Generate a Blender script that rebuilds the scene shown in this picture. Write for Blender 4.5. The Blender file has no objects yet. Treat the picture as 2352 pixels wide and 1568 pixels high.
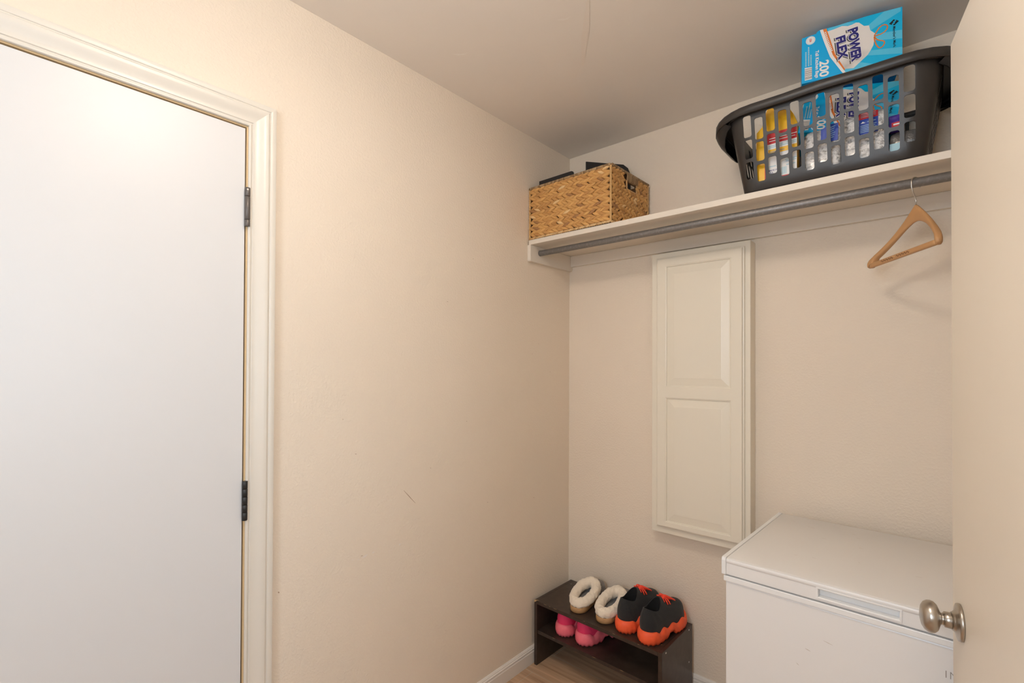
import bpy, bmesh, math, random
from mathutils import Vector, Matrix
PI = math.pi
random.seed(7)
SC = bpy.context.scene
COL = SC.collection

# ------------------------------------------------------------------ materials
MATS = {}
def new_mat(name):
    m = bpy.data.materials.new(name); m.use_nodes = True
    MATS[name] = m
    nt = m.node_tree
    return m, nt, nt.nodes['Principled BSDF']

def mat(name, c, rough=.5, metal=0., spec=.5, bump=None, mottle=None, sheen=0., coat=0., emit=None):
    """bump=(scale, strength, distance, detail)  mottle=(scale, colour2, lo, hi)"""
    m, nt, b = new_mat(name)
    L = nt.links
    b.inputs['Base Color'].default_value = (*c, 1)
    b.inputs['Roughness'].default_value = rough
    b.inputs['Metallic'].default_value = metal
    b.inputs['Specular IOR Level'].default_value = spec
    if sheen: b.inputs['Sheen Weight'].default_value = sheen
    if coat: b.inputs['Coat Weight'].default_value = coat
    if emit:
        b.inputs['Emission Color'].default_value = (*emit[0], 1)
        b.inputs['Emission Strength'].default_value = emit[1]
    tc = nt.nodes.new('ShaderNodeTexCoord')
    if mottle:
        n = nt.nodes.new('ShaderNodeTexNoise'); n.inputs['Scale'].default_value = mottle[0]
        n.inputs['Detail'].default_value = 4
        L.new(tc.outputs['Object'], n.inputs['Vector'])
        r = nt.nodes.new('ShaderNodeValToRGB')
        r.color_ramp.elements[0].position = mottle[2]; r.color_ramp.elements[1].position = mottle[3]
        r.color_ramp.elements[0].color = (*c, 1); r.color_ramp.elements[1].color = (*mottle[1], 1)
        L.new(n.outputs['Fac'], r.inputs['Fac']); L.new(r.outputs['Color'], b.inputs['Base Color'])
    if bump:
        n = nt.nodes.new('ShaderNodeTexNoise'); n.inputs['Scale'].default_value = bump[0]
        n.inputs['Detail'].default_value = bump[3] if len(bump) > 3 else 3
        L.new(tc.outputs['Object'], n.inputs['Vector'])
        bp = nt.nodes.new('ShaderNodeBump'); bp.inputs['Strength'].default_value = bump[1]
        bp.inputs['Distance'].default_value = bump[2]
        L.new(n.outputs['Fac'], bp.inputs['Height']); L.new(bp.outputs['Normal'], b.inputs['Normal'])
    return m

def attr_mat(name, rough=.6, bump=None, spec=.4):
    """colour comes from the per-stitch attribute 'strand'"""
    m, nt, b = new_mat(name)
    a = nt.nodes.new('ShaderNodeAttribute'); a.attribute_name = 'strand'
    nt.links.new(a.outputs['Color'], b.inputs['Base Color'])
    b.inputs['Roughness'].default_value = rough
    b.inputs['Specular IOR Level'].default_value = spec
    if bump:
        tc = nt.nodes.new('ShaderNodeTexCoord')
        n = nt.nodes.new('ShaderNodeTexNoise'); n.inputs['Scale'].default_value = bump[0]
        bp = nt.nodes.new('ShaderNodeBump'); bp.inputs['Strength'].default_value = bump[1]
        bp.inputs['Distance'].default_value = bump[2]
        nt.links.new(tc.outputs['Object'], n.inputs['Vector'])
        nt.links.new(n.outputs['Fac'], bp.inputs['Height']); nt.links.new(bp.outputs['Normal'], b.inputs['Normal'])
    return m

WALL_C = (.805, .712, .600)
def wall_mat(name, c, s1, d1, str1):
    m, nt, b = new_mat(name)
    L = nt.links
    b.inputs['Roughness'].default_value = .62
    b.inputs['Specular IOR Level'].default_value = .3
    tc = nt.nodes.new('ShaderNodeTexCoord')
    n1 = nt.nodes.new('ShaderNodeTexNoise'); n1.inputs['Scale'].default_value = s1; n1.inputs['Detail'].default_value = 2.5
    n1.inputs['Roughness'].default_value = .55
    n2 = nt.nodes.new('ShaderNodeTexNoise'); n2.inputs['Scale'].default_value = 1.6; n2.inputs['Detail'].default_value = 3
    L.new(tc.outputs['Object'], n1.inputs['Vector']); L.new(tc.outputs['Object'], n2.inputs['Vector'])
    r = nt.nodes.new('ShaderNodeValToRGB')
    r.color_ramp.elements[0].position = .42; r.color_ramp.elements[1].position = .72
    L.new(n1.outputs['Fac'], r.inputs['Fac'])
    bp = nt.nodes.new('ShaderNodeBump'); bp.inputs['Strength'].default_value = str1; bp.inputs['Distance'].default_value = d1
    L.new(r.outputs['Color'], bp.inputs['Height']); L.new(bp.outputs['Normal'], b.inputs['Normal'])
    r2 = nt.nodes.new('ShaderNodeValToRGB')
    r2.color_ramp.elements[0].position = .35; r2.color_ramp.elements[1].position = .7
    r2.color_ramp.elements[0].color = (c[0]*.975, c[1]*.97, c[2]*.965, 1); r2.color_ramp.elements[1].color = (*c, 1)
    L.new(n2.outputs['Fac'], r2.inputs['Fac']); L.new(r2.outputs['Color'], b.inputs['Base Color'])
    return m

M_WALL = wall_mat('beige_wall_paint', WALL_C, 130, .0022, .30)
M_SCUFF = mat('brown_scuff', (.40, .28, .20), .7)
M_PATCH = mat('pale_patch', (.80, .74, .68), .6)
M_CEIL = wall_mat('ceiling_paint', (.855, .805, .75), 9, .004, .12)
M_PATCHC = mat('ceiling_patch', (.88, .84, .79), .6)
M_SEAM = mat('ceiling_seam', (.845, .78, .715), .6)
M_TRIM = mat('cream_trim_paint', (.715, .672, .60), .32, bump=(60, .05, .001))
M_DOOR = mat('white_door_paint', (.69, .69, .695), .38, bump=(25, .04, .001))
M_DOORR = mat('cream_door_paint', (.78, .71, .61), .4, bump=(25, .05, .001))
M_JAMB = mat('tan_jamb_wood', (.60, .43, .235), .5)
M_BASE = mat('baseboard_paint', (.78, .74, .69), .35)
M_SHELF = mat('shelf_paint', (.74, .675, .59), .45, bump=(30, .05, .001))
M_GALV = mat('galvanized_steel', (.235, .225, .22), .52, metal=.6, mottle=(130, (.34, .325, .315), .5, .8))
M_CAB = mat('cream_cabinet_paint', (.80, .745, .635), .33)
M_FRZ = mat('white_appliance_enamel', (.80, .79, .785), .3, bump=(260, .035, .0006))
M_FRZT = mat('white_appliance_plastic', (.83, .83, .83), .35)
M_GASK = mat('grey_gasket', (.46, .45, .44), .6)
M_INK = mat('grey_print', (.30, .27, .245), .5)
M_HINGE = mat('dark_bronze_hinge', (.13, .113, .102), .42, metal=.35)
M_HINGE2 = mat('black_hinge', (.035, .033, .032), .45, metal=.5)
M_NICKEL = mat('satin_nickel', (.49, .45, .40), .3, metal=1.0)
M_ESP = mat('espresso_laminate', (.038, .024, .018), .34, spec=.5, mottle=(40, (.055, .036, .028), .4, .7))
M_ESPR = mat('espresso_edge', (.055, .026, .018), .4)
M_SCREW = mat('bright_screw', (.75, .73, .70), .35, metal=.6)
M_CHIP = mat('bare_particle_board', (.55, .37, .20), .8)
M_FLEECE = mat('cream_fleece', (.90, .80, .665), .95, sheen=.4, bump=(330, .7, .003, 4))
M_SUEDE = mat('grey_suede', (.16, .14, .13), .92, sheen=.3, mottle=(50, (.20, .175, .165), .4, .7))
M_INSOLE = mat('grey_insole', (.22, .215, .21), .9)
M_TANSOLE = mat('tan_sole', (.50, .29, .13), .65, mottle=(30, (.42, .23, .10), .4, .7))
M_LABEL = mat('insole_label', (.52, .40, .26), .7)
M_KNIT = mat('black_knit', (.018, .018, .019), .85, bump=(420, .5, .002), sheen=.1)
M_INNER = mat('black_lining', (.004, .004, .005), .95)
M_ORANGE = mat('orange_foam_sole', (.93, .115, .035), .55, bump=(70, .25, .003))
M_LACE = mat('neon_orange_lace', (1.0, .075, .035), .6)
M_PINK = mat('coral_pink_sole', (.98, .19, .25), .55, bump=(70, .25, .003))
M_PINKU = mat('hot_pink_knit', (.90, .045, .165), .7, bump=(300, .3, .002))
M_LAUN = mat('charcoal_plastic', (.036, .0325, .031), .40, bump=(300, .06, .001))
M_STRAND = attr_mat('water_hyacinth', .6, bump=(420, .35, .0015))
M_WIRE = mat('wire_steel', (.60, .58, .55), .28, metal=1.0)
M_HANG = mat('hanger_wood', (.52, .285, .125), .5, bump=(60, .08, .001))
M_HANGMARK = mat('hanger_mark', (.20, .085, .03), .7)
M_BLACK = mat('black_card', (.012, .011, .012), .6)
M_YEL = mat('yellow_film', (.90, .50, .008), .35, coat=.3, bump=(25, .15, .004))
M_RED = mat('red_print', (.62, .012, .022), .4)
M_WHITE = mat('white_print', (.88, .87, .86), .5)
M_BLUE = mat('blue_print', (.012, .06, .42), .4)
M_NAVY = mat('navy_print', (.025, .022, .20), .4)
M_CYAN = mat('cyan_carton', (.0, .50, .86), .38)
M_CYAN2 = mat('cyan_carton_light', (.10, .60, .88), .38)
M_CYAN3 = mat('sky_carton', (.0, .43, .86), .38)
M_ORPR = mat('orange_print', (.80, .21, .035), .4)
M_BAG = mat('printed_white_bag', (.84, .80, .77), .45, mottle=(14, (.52, .50, .485), .52, .80))
M_SHADOWPR = mat('dark_grey_print', (.10, .095, .09), .45)
M_BLACKPR = mat('black_print', (.012, .014, .02), .45)
M_GREYPR = mat('grey_bar_print', (.33, .31, .30), .5)
M_PALE = mat('pale_blue_print', (.42, .66, .76), .5)
M_CARD = mat('carton_side', (.05, .055, .06), .6)
M_CRINK = mat('crinkled_silver_film', (.80, .785, .77), .22, metal=.2, mottle=(85, (.25, .24, .23), .5, .70), bump=(85, 1.0, .01, 5), coat=.4)
M_SMOKE = mat('smoky_film', (.10, .095, .092), .2, bump=(40, .8, .01, 4), coat=.4, mottle=(30, (.22, .21, .2), .5, .75))
M_PURP = mat('violet_film', (.07, .03, .30), .3, bump=(40, .5, .006))
M_GLOW = mat('lamp_glass', (.9, .85, .78), .4, emit=((1.0, .885, .76), 35))
M_LAMPB = mat('lamp_base', (.7, .66, .6), .4, metal=.6)

def floor_mat():
    m, nt, b = new_mat('wood_look_tile')
    L = nt.links
    tc = nt.nodes.new('ShaderNodeTexCoord')
    mp = nt.nodes.new('ShaderNodeMapping'); mp.inputs['Location'].default_value = (-.385, .198, 0)
    L.new(tc.outputs['Object'], mp.inputs['Vector'])
    br = nt.nodes.new('ShaderNodeTexBrick')
    br.offset = .37; br.inputs['Scale'].default_value = 1.0
    br.inputs['Brick Width'].default_value = .9; br.inputs['Row Height'].default_value = .16
    br.inputs['Mortar Size'].default_value = .0022; br.inputs['Mortar Smooth'].default_value = .2
    br.inputs['Color1'].default_value = (.60, .385, .24, 1); br.inputs['Color2'].default_value = (.68, .46, .30, 1)
    br.inputs['Mortar'].default_value = (.66, .52, .39, 1)
    L.new(mp.outputs['Vector'], br.inputs['Vector'])
    mp2 = nt.nodes.new('ShaderNodeMapping'); mp2.inputs['Scale'].default_value = (3, 42, 1)
    L.new(tc.outputs['Object'], mp2.inputs['Vector'])
    n = nt.nodes.new('ShaderNodeTexNoise'); n.inputs['Scale'].default_value = 1; n.inputs['Detail'].default_value = 6
    n.inputs['Distortion'].default_value = .6
    L.new(mp2.outputs['Vector'], n.inputs['Vector'])
    r = nt.nodes.new('ShaderNodeValToRGB')
    r.color_ramp.elements[0].position = .3; r.color_ramp.elements[1].position = .68
    r.color_ramp.elements[0].color = (.5, .46, .42, 1); r.color_ramp.elements[1].color = (1, 1, 1, 1)
    L.new(n.outputs['Fac'], r.inputs['Fac'])
    mx = nt.nodes.new('ShaderNodeMix'); mx.data_type = 'RGBA'; mx.blend_type = 'MULTIPLY'
    mx.inputs[0].default_value = .85
    L.new(br.outputs['Color'], mx.inputs[6]); L.new(r.outputs['Color'], mx.inputs[7])
    L.new(mx.outputs[2], b.inputs['Base Color'])
    b.inputs['Roughness'].default_value = .42
    bp = nt.nodes.new('ShaderNodeBump'); bp.inputs['Strength'].default_value = .4; bp.inputs['Distance'].default_value = .002
    bp.invert = True
    L.new(br.outputs['Fac'], bp.inputs['Height']); L.new(bp.outputs['Normal'], b.inputs['Normal'])
    return m
M_FLOOR = floor_mat()

# ------------------------------------------------------------------ mesh builder
class MB:
    def __init__(s): s.v = []; s.f = []; s.m = []; s.sm = []; s.c = []
    def vert(s, p): s.v.append(tuple(p)); return len(s.v) - 1
    def face(s, idx, m=0, sm=False, c=(1, 1, 1)):
        s.f.append(tuple(idx)); s.m.append(m); s.sm.append(sm); s.c.append(c)
    def poly(s, pts, m=0, sm=False, c=(1, 1, 1)):
        s.face([s.vert(p) for p in pts], m, sm, c)
    def box(s, x0, x1, y0, y1, z0, z1, m=0, M=None):
        P = [Vector((x, y, z)) for z in (z0, z1) for y in (y0, y1) for x in (x0, x1)]
        if M is not None: P = [M @ p for p in P]
        i = [s.vert(p) for p in P]
        for q in ((0, 2, 3, 1), (4, 5, 7, 6), (0, 1, 5, 4), (2, 6, 7, 3), (0, 4, 6, 2), (1, 3, 7, 5)):
            s.face([i[k] for k in q], m)
    def loft(s, rings, m=0, sm=True, closed=True, cap0=False, cap1=False, c=(1, 1, 1), loop=False):
        R = [[s.vert(p) for p in r] for r in rings]
        n = len(R[0]); K = len(R)
        for k in range(K if loop else K - 1):
            a, b = R[k], R[(k + 1) % K]
            for i in range(n if closed else n - 1):
                j = (i + 1) % n
                s.face((a[i], a[j], b[j], b[i]), m, sm, c)
        if cap0: s.face(R[0][::-1], m, False, c)
        if cap1: s.face(R[-1], m, False, c)
        return R
    def tube(s, pts, r, n=8, m=0, c=(1, 1, 1), cap=True, loop=False):
        pts = [Vector(p) for p in pts]; rings = []
        K = len(pts); up = None
        for k, p in enumerate(pts):
            if loop: t = pts[(k + 1) % K] - pts[k - 1]
            else: t = pts[min(k + 1, K - 1)] - pts[max(k - 1, 0)]
            t.normalize()
            if up is None:
                up = Vector((0, 0, 1)) if abs(t.z) < .9 else Vector((1, 0, 0))
            a = t.cross(up)
            if a.length < 1e-5: a = t.cross(Vector((0, 1, 0)))
            a.normalize(); b = a.cross(t); b.normalize(); up = b
            rr = r[k] if isinstance(r, (list, tuple)) else r
            rings.append([p + (a * math.cos(2*PI*i/n) + b * math.sin(2*PI*i/n)) * rr for i in range(n)])
        s.loft(rings, m, True, True, cap and not loop, cap and not loop, c, loop)
    def lathe(s, prof, M, n=32, m=0):
        """prof: (radius, height) along local z"""
        rings = [[M @ Vector((r*math.cos(2*PI*i/n), r*math.sin(2*PI*i/n), h)) for i in range(n)] for r, h in prof]
        s.loft(rings, m, True, True, True, True)
    def extrude(s, pts2, h0, h1, F, m=0, sm=False):
        """prism of a 2D outline; F(u, v, h) gives the point"""
        a = [s.vert(F(u, v, h0)) for u, v in pts2]; b = [s.vert(F(u, v, h1)) for u, v in pts2]
        n = len(a)
        for i in range(n): s.face((a[i], a[(i+1) % n], b[(i+1) % n], b[i]), m, sm)
        s.face(a[::-1], m); s.face(b, m)
    def mesh(s, me, F, m=0):
        base = len(s.v)
        for v in me.vertices: s.v.append(tuple(F(v.co)))
        for p in me.polygons: s.face([base + i for i in p.vertices], m)
    def build(s, name, mats, parent=None, bevel=0, seg=2, sub=0, fix=True, angle=35):
        me = bpy.data.meshes.new(name)
        me.from_pydata(s.v, [], s.f)
        if not isinstance(mats, (list, tuple)): mats = [mats]
        for m in mats: me.materials.append(m)
        for p, mi, sm in zip(me.polygons, s.m, s.sm): p.material_index = mi; p.use_smooth = sm
        if any(c != (1, 1, 1) for c in s.c):
            at = me.color_attributes.new('strand', 'FLOAT_COLOR', 'CORNER')
            for p, c in zip(me.polygons, s.c):
                for li in p.loop_indices: at.data[li].color = (*c, 1)
        if fix:
            bm = bmesh.new(); bm.from_mesh(me)
            bmesh.ops.recalc_face_normals(bm, faces=bm.faces); bm.to_mesh(me); bm.free()
        me.update()
        o = bpy.data.objects.new(name, me); COL.objects.link(o)
        if parent is not None: o.parent = parent
        if sub:
            md = o.modifiers.new('sub', 'SUBSURF'); md.levels = sub; md.render_levels = sub
        if bevel:
            md = o.modifiers.new('bevel', 'BEVEL'); md.width = bevel; md.segments = seg
            md.limit_method = 'ANGLE'; md.angle_limit = math.radians(angle); md.harden_normals = False
        return o

def tag(o, label, cat, group=None):
    o['label'] = label; o['category'] = cat
    if group: o['group'] = group
    return o
def struct(o): o['kind'] = 'structure'; return o
def thing(name, label, cat, loc=(0, 0, 0), rz=0, group=None, rot=None):
    o = bpy.data.objects.new(name, None); COL.objects.link(o)
    o.location = loc; o.rotation_euler = rot if rot else (0, 0, rz); o.empty_display_size = .05
    return tag(o, label, cat, group)
def copy_tree(o, parent=None):
    c = o.copy(); COL.objects.link(c)
    if parent is not None: c.parent = parent
    for ch in list(o.children): copy_tree(ch, c)
    return c

def text_mesh(body, size, bold=0., xs=1., shear=0., spacing=1., align='LEFT'):
    cu = bpy.data.curves.new('lettering', 'FONT'); cu.body = body; cu.size = size
    cu.offset = bold; cu.shear = shear; cu.space_character = spacing; cu.align_x = align
    cu.resolution_u = 3
    o = bpy.data.objects.new('lettering', cu); COL.objects.link(o)
    dg = bpy.context.evaluated_depsgraph_get()
    me = bpy.data.meshes.new_from_object(o.evaluated_get(dg))
    bpy.data.objects.remove(o); bpy.data.curves.remove(cu)
    if xs != 1.:
        for v in me.vertices: v.co.x *= xs
    return me
def text_len(me): 
    xs = [v.co.x for v in me.vertices]
    return min(xs), max(xs)

def rrect(cx, cy, hx, hy, r, z, n=6, st=5):
    P = []
    cs = [(cx+hx-r, cy+hy-r, 0), (cx-hx+r, cy+hy-r, 90), (cx-hx+r, cy-hy+r, 180), (cx+hx-r, cy-hy+r, 270)]
    for k, (x, y, a0) in enumerate(cs):
        arc = []
        for i in range(n + 1):
            a = math.radians(a0 + 90*i/n); arc.append(Vector((x + r*math.cos(a), y + r*math.sin(a), z)))
        P += arc
        x2, y2, a2 = cs[(k+1) % 4]
        nxt = Vector((x2 + r*math.cos(math.radians(a2)), y2 + r*math.sin(math.radians(a2)), z))
        for i in range(1, st): P.append(arc[-1].lerp(nxt, i/st))
    return P

from mathutils import noise as NZ_
def lerp(a, b, t): return a + (b-a)*t
def sstep(a, b, x):
    t = max(0, min(1, (x-a)/(b-a))); return t*t*(3-2*t)
def interp(x, T):
    for (a, p), (c, q) in zip(T, T[1:]):
        if x <= c: return lerp(p, q, sstep(0, 1, (x-a)/(c-a)) if c > a else 0)
    return T[-1][1]
# ------------------------------------------------------------------ camera
F_PX = 1112.6
yaw, pit, rol, sy = math.radians(41.234), math.radians(.530), math.radians(.242), 44.3
CAM = Vector((1.42017, -2.06659, 1.37531))
fw = Vector((-math.sin(yaw)*math.cos(pit), math.cos(yaw)*math.cos(pit), math.sin(pit)))
rt = Vector((math.cos(yaw), math.sin(yaw), 0)); up = rt.cross(fw)
r2 = rt*math.cos(rol) + up*math.sin(rol); u2 = up*math.cos(rol) - rt*math.sin(rol)
cam = bpy.data.cameras.new('camera'); co = bpy.data.objects.new('camera', cam); COL.objects.link(co)
Mx = Matrix((r2, u2, -fw)).transposed().to_4x4(); Mx.translation = CAM
co.matrix_world = Mx
cam.sensor_width = 36; cam.sensor_fit = 'HORIZONTAL'
cam.lens = F_PX/2352*36; cam.shift_y = sy/2352; cam.clip_start = .02
SC.camera = co

# ------------------------------------------------------------------ room shell
XR, YF, H = 1.64, -3.1, 2.44         # right wall, wall behind the camera, ceiling
DY0, DY1, DZ = -2.335, -1.5525, 2.026  # closed door opening in the left wall
b = MB()
b.box(-.12, 0, DY1, .12, 0, H+.1); b.box(-.12, 0, YF, DY0, 0, H+.1); b.box(-.12, 0, DY0, DY1, DZ, H+.1)
# scuffs, touch-up flecks and a scratch on the paint
def fleck(mb, o, e1, e2, nrm, a, c, w, m):
    """thin paint mark from a to c on the plane o + e1*u + e2*v, a hair proud of it"""
    lift = random.uniform(.0004, .0009); p = o + e1*a[0] + e2*a[1] + nrm*lift; q = o + e1*c[0] + e2*c[1] + nrm*lift
    d = (q-p).normalized(); s_ = nrm.cross(d)*w
    mb.poly([p-s_*.35, p+(q-p)*.55-s_, q-s_*.3, q+s_*.3, p+(q-p)*.4+s_, p+s_*.35], m)
VX, VY, VZ = Vector((1, 0, 0)), Vector((0, 1, 0)), Vector((0, 0, 1)); O0 = Vector((0, 0, 0))
fl = lambda a, c, w, m: fleck(b, O0, VY, VZ, VX, a, c, w, m)
fl((-1.0256, .931), (-.9737, .875), .0013, 1)
for a, c, w in (((-1.187, .741), (-1.168, .747), .003), ((-1.226, .745), (-1.222, .746), .002), ((-1.151, .7455), (-1.143, .7485), .0025), ((-1.045, .744), (-1.036, .746), .003), ((-1.065, .745), (-1.061, .7458), .002), ((-1.205, .739), (-1.199, .741), .0015)):
    fl(a, c, w, 2)
fl((-1.459, .724), (-1.455, .720), .002, 1)
for k in range(26):
    y, z = random.uniform(-1.4, -.15), random.uniform(.15, 1.9)
    fl((y, z), (y+random.uniform(.003, .008), z+random.uniform(-.004, .004)), .0009, random.choice((1, 2)))
struct(b.build('wall_left', [M_WALL, M_SCUFF, M_PATCH]))
b = MB(); b.box(0, XR+.12, 0, .12, 0, H+.1); struct(b.build('wall_back', M_WALL))
b = MB(); OY0, OY1 = -2.36, -1.52
b.box(XR, XR+.12, OY1, 0, 0, H+.1); b.box(XR, XR+.12, YF, OY0, 0, H+.1); b.box(XR, XR+.12, OY0, OY1, 2.06, H+.1)
struct(b.build('wall_right', M_WALL))
b = MB(); WX0, WX1, WZ0, WZ1 = .80, 1.45, 1.30, 2.1
b.box(-.12, XR+.12, YF-.12, YF, 0, WZ0); b.box(-.12, XR+.12, YF-.12, YF, WZ1, H+.1)
b.box(-.12, WX0, YF-.12, YF, WZ0, WZ1); b.box(WX1, XR+.12, YF-.12, YF, WZ0, WZ1)
struct(b.build('wall_front', M_WALL))
b = MB(); b.box(-.12, XR+1.6, YF-.12, .12, -.1, 0); struct(b.build('floor', M_FLOOR))
b = MB(); b.box(-.12, XR+1.6, YF-.12, .12, H, H+.1)
OC = Vector((0, 0, H)); fc = lambda a, c, w, m: fleck(b, OC, VX, VY, -VZ, a, c, w, m)
for a, c, w in (((.545, -.862), (.575, -.842), .0035), ((.55, -.85), (.585, -.848), .002), ((.175, -.965), (.21, -.93), .003), ((.18, -.95), (.22, -.935), .002), ((.07, -.14), (.13, -.13), .002), ((.08, -.13), (.15, -.115), .002), ((.07, -.12), (.12, -.10), .002), ((.75, -.83), (.77, -.81), .002)):
    fc(a, c, w, 1)
fc((.66, -.87), (.48, -.62), .012, 2)
struct(b.build('ceiling', [M_CEIL, M_PATCHC, M_SEAM]))
# hallway beyond the doorway on the right
HY0, HY1, HW0, HW1 = -2.44, -1.44, .85, 2.05
b = MB(); b.box(XR+1.3, XR+1.42, YF, HY0, 0, H); b.box(XR+1.3, XR+1.42, HY1, .12, 0, H); b.box(XR+1.3, XR+1.42, HY0, HY1, 0, HW0); b.box(XR+1.3, XR+1.42, HY0, HY1, HW1, H)
struct(b.build('wall_hall', M_WALL))
b = MB()
for y0, y1, z0, z1 in ((HY0, HY0+.04, HW0, HW1), (HY1-.04, HY1, HW0, HW1), (HY0+.04, HY1-.04, HW0, HW0+.04), (HY0+.04, HY1-.04, HW1-.04, HW1)):
    b.box(XR+1.302, XR+1.34, y0, y1, z0, z1)
struct(b.build('added_window_2', M_TRIM))  # unseen window added in the hall wall to carry its area light
b = MB(); b.box(XR+.12, XR+1.42, YF-.12, YF, 0, H); b.box(XR+.12, XR+1.3, 0, .12, 0, H); struct(b.build('wall_hall_end', M_WALL))
# unseen window added behind the camera to carry cool fill light
b = MB()
for x0, x1, z0, z1 in ((WX0, WX0+.04, WZ0, WZ1), (WX1-.04, WX1, WZ0, WZ1), (WX0+.04, WX1-.04, WZ0, WZ0+.04), (WX0+.04, WX1-.04, WZ1-.04, WZ1), (WX0+.04, WX1-.04, 1.68, 1.72)):
    b.box(x0, x1, YF-.09, YF-.04, z0, z1)
struct(b.build('added_window_1', M_TRIM))

def profile_run(mb, prof, A, B, U, N, m=0, smooth=True):
    """straight moulding; prof (u, n); A, B end points; U, N axes; ends may be callables giving the mitre shift"""
    ra = [A(u) + U*u + N*n for u, n in prof]; rb = [B(u) + U*u + N*n for u, n in prof]
    mb.loft([ra, rb], m, smooth, True, True, True)
CAS = [(0, 0), (0, .0065), (.0006, .0076), (.002, .0085), (.006, .0085), (.0072, .0078), (.0078, .0066), (.0092, .0066), (.0098, .0080), (.0108, .0090)]
CAS += [(.0108 + .0342*i/14, .0090 + .0083*(.5-.5*math.cos(PI*(i/14)**1.25))) for i in range(1, 15)]
CAS += [(.0470, .0176), (.0490, .0174), (.0505, .0166), (.0512, .0150), (.0535, .0148), (.0542, .0162), (.0552, .0170), (.066, .0174), (.0682, .0168), (.0692, .0150), (.0695, 0)]
b = MB(); ci = -1.5495; zi = 2.0275; cj = -2.339; X = Vector((1, 0, 0))
profile_run(b, CAS, lambda u: Vector((0, ci, 0)), lambda u: Vector((0, ci, zi+u)), Vector((0, 1, 0)), X)
profile_run(b, CAS, lambda u: Vector((0, ci+u, zi)), lambda u: Vector((0, cj-u, zi)), Vector((0, 0, 1)), X)
profile_run(b, CAS, lambda u: Vector((0, cj, 0)), lambda u: Vector((0, cj, zi+u)), Vector((0, -1, 0)), X)
tr = struct(b.build('trim_1', M_TRIM)); md = tr.modifiers.new('split', 'EDGE_SPLIT'); md.split_angle = math.radians(40)
b = MB()   # jamb lining, bare tan edge seen round the door
b.box(-.12, .0005, ci-.004, ci+.003, 0, zi+.003); b.box(-.12, .0005, cj-.003, cj+.004, 0, zi+.003); b.box(-.12, .0005, cj+.004, ci-.004, zi-.004, zi+.003)
struct(b.build('trim_2', M_JAMB))
DOOR1 = MB(); DOOR1.box(-.036, -.001, cj+.008, -1.5562, .012, 2.0205)
d1 = struct(DOOR1.build('door_1', M_DOOR, bevel=.0012))
def hinge(z0, z1, m, pin):
    b = MB(); x, y = .0075, -1.5525; h = z1-z0
    cuts = [0, .17, .77, 1] if pin else [0, .21, .40, .60, .80, 1]
    for a, c in zip(cuts, cuts[1:]):
        M = Matrix.Translation((x, y, z0+a*h+.0004)); L = (c-a)*h-.0008
        b.lathe([(.0062, 0), (.0069, .0006), (.0069, L-.0006), (.0062, L)], M, 20)
    b.box(-.02, x-.004, y-.0034, y-.0008, z0+.002, z1-.002)
    if pin:
        b.lathe([(.0025, 0), (.0025, .001)], Matrix.Translation((x+.0064, y-.0022, z1-.007)) @ Matrix.Rotation(PI/2, 4, 'Y'), 10, 1)
    o = b.build('hinge', [m, M_SCREW], d1); return o
hinge(1.7505, 1.857, M_HINGE, True); hinge(.9515, 1.0585, M_HINGE2, False)

BB = [(0, 0), (0, .0135), (.052, .0135), (.0545, .0105), (.057, .0105), (.0585, .0125), (.064, .0125), (.066, .009), (.069, .009), (.0715, .007), (.0748, .004), (.0748, 0)]
Z = Vector((0, 0, 1))
b = MB(); profile_run(b, BB, lambda u: Vector((0, ci+.0695, 0)), lambda u: Vector((0, 0, 0)), Z, X, smooth=False); struct(b.build('baseboard_left', M_BASE))
b = MB(); profile_run(b, BB, lambda u: Vector((.0136, 0, 0)), lambda u: Vector((XR, 0, 0)), Z, Vector((0, -1, 0)), smooth=False); struct(b.build('baseboard_back', M_BASE))

# ------------------------------------------------------------------ wall shelf, rod, hanger
SZ = 1.9520                                    # top of the shelf board
sh = thing('wall_shelf', 'long white-painted wooden shelf board on wall cleats, holding the wicker and laundry baskets', 'shelf', (0, 0, SZ))
def lb(b, dz=SZ): b.v = [(x, y, z-dz) for x, y, z in b.v]; return b
b = MB(); b.box(.007, XR-.001, -.3395, -.0005, 1.9305, SZ); lb(b).build('shelf_board', M_SHELF, sh, bevel=.0015)
b = MB(); pts = [(-.3425, 1.9303), (-.3425, 1.859), (-.339, 1.8545), (-.012, 1.8545), (-.0006, 1.862), (-.0006, 1.9303)]
b.extrude(pts, .0006, .0195, lambda u, v, h: (h, u, v)); lb(b).build('end_cleat', M_SHELF, sh, bevel=.0015)
b = MB(); b.extrude(pts, XR-.02, XR-.001, lambda u, v, h: (h, u, v)); lb(b).build('end_cleat', M_SHELF, sh, bevel=.0015)
b = MB(); b.box(.0197, XR-.021, -.019, -.0006, 1.8770, 1.9303); lb(b).build('back_cleat', M_SHELF, sh, bevel=.001)
RY, RZ, RR = -.274, 1.9005, .0133
b = MB(); b.lathe([(RR-.001, 0), (RR, .001), (RR, XR-.026), (RR-.001, XR-.025)], Matrix.Translation((.0196, RY, RZ)) @ Matrix.Rotation(PI/2, 4, 'Y'), 24)
tag(b.build('closet_rod', M_GALV), 'scuffed grey galvanized steel closet rod under the wall shelf', 'rod')

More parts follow.
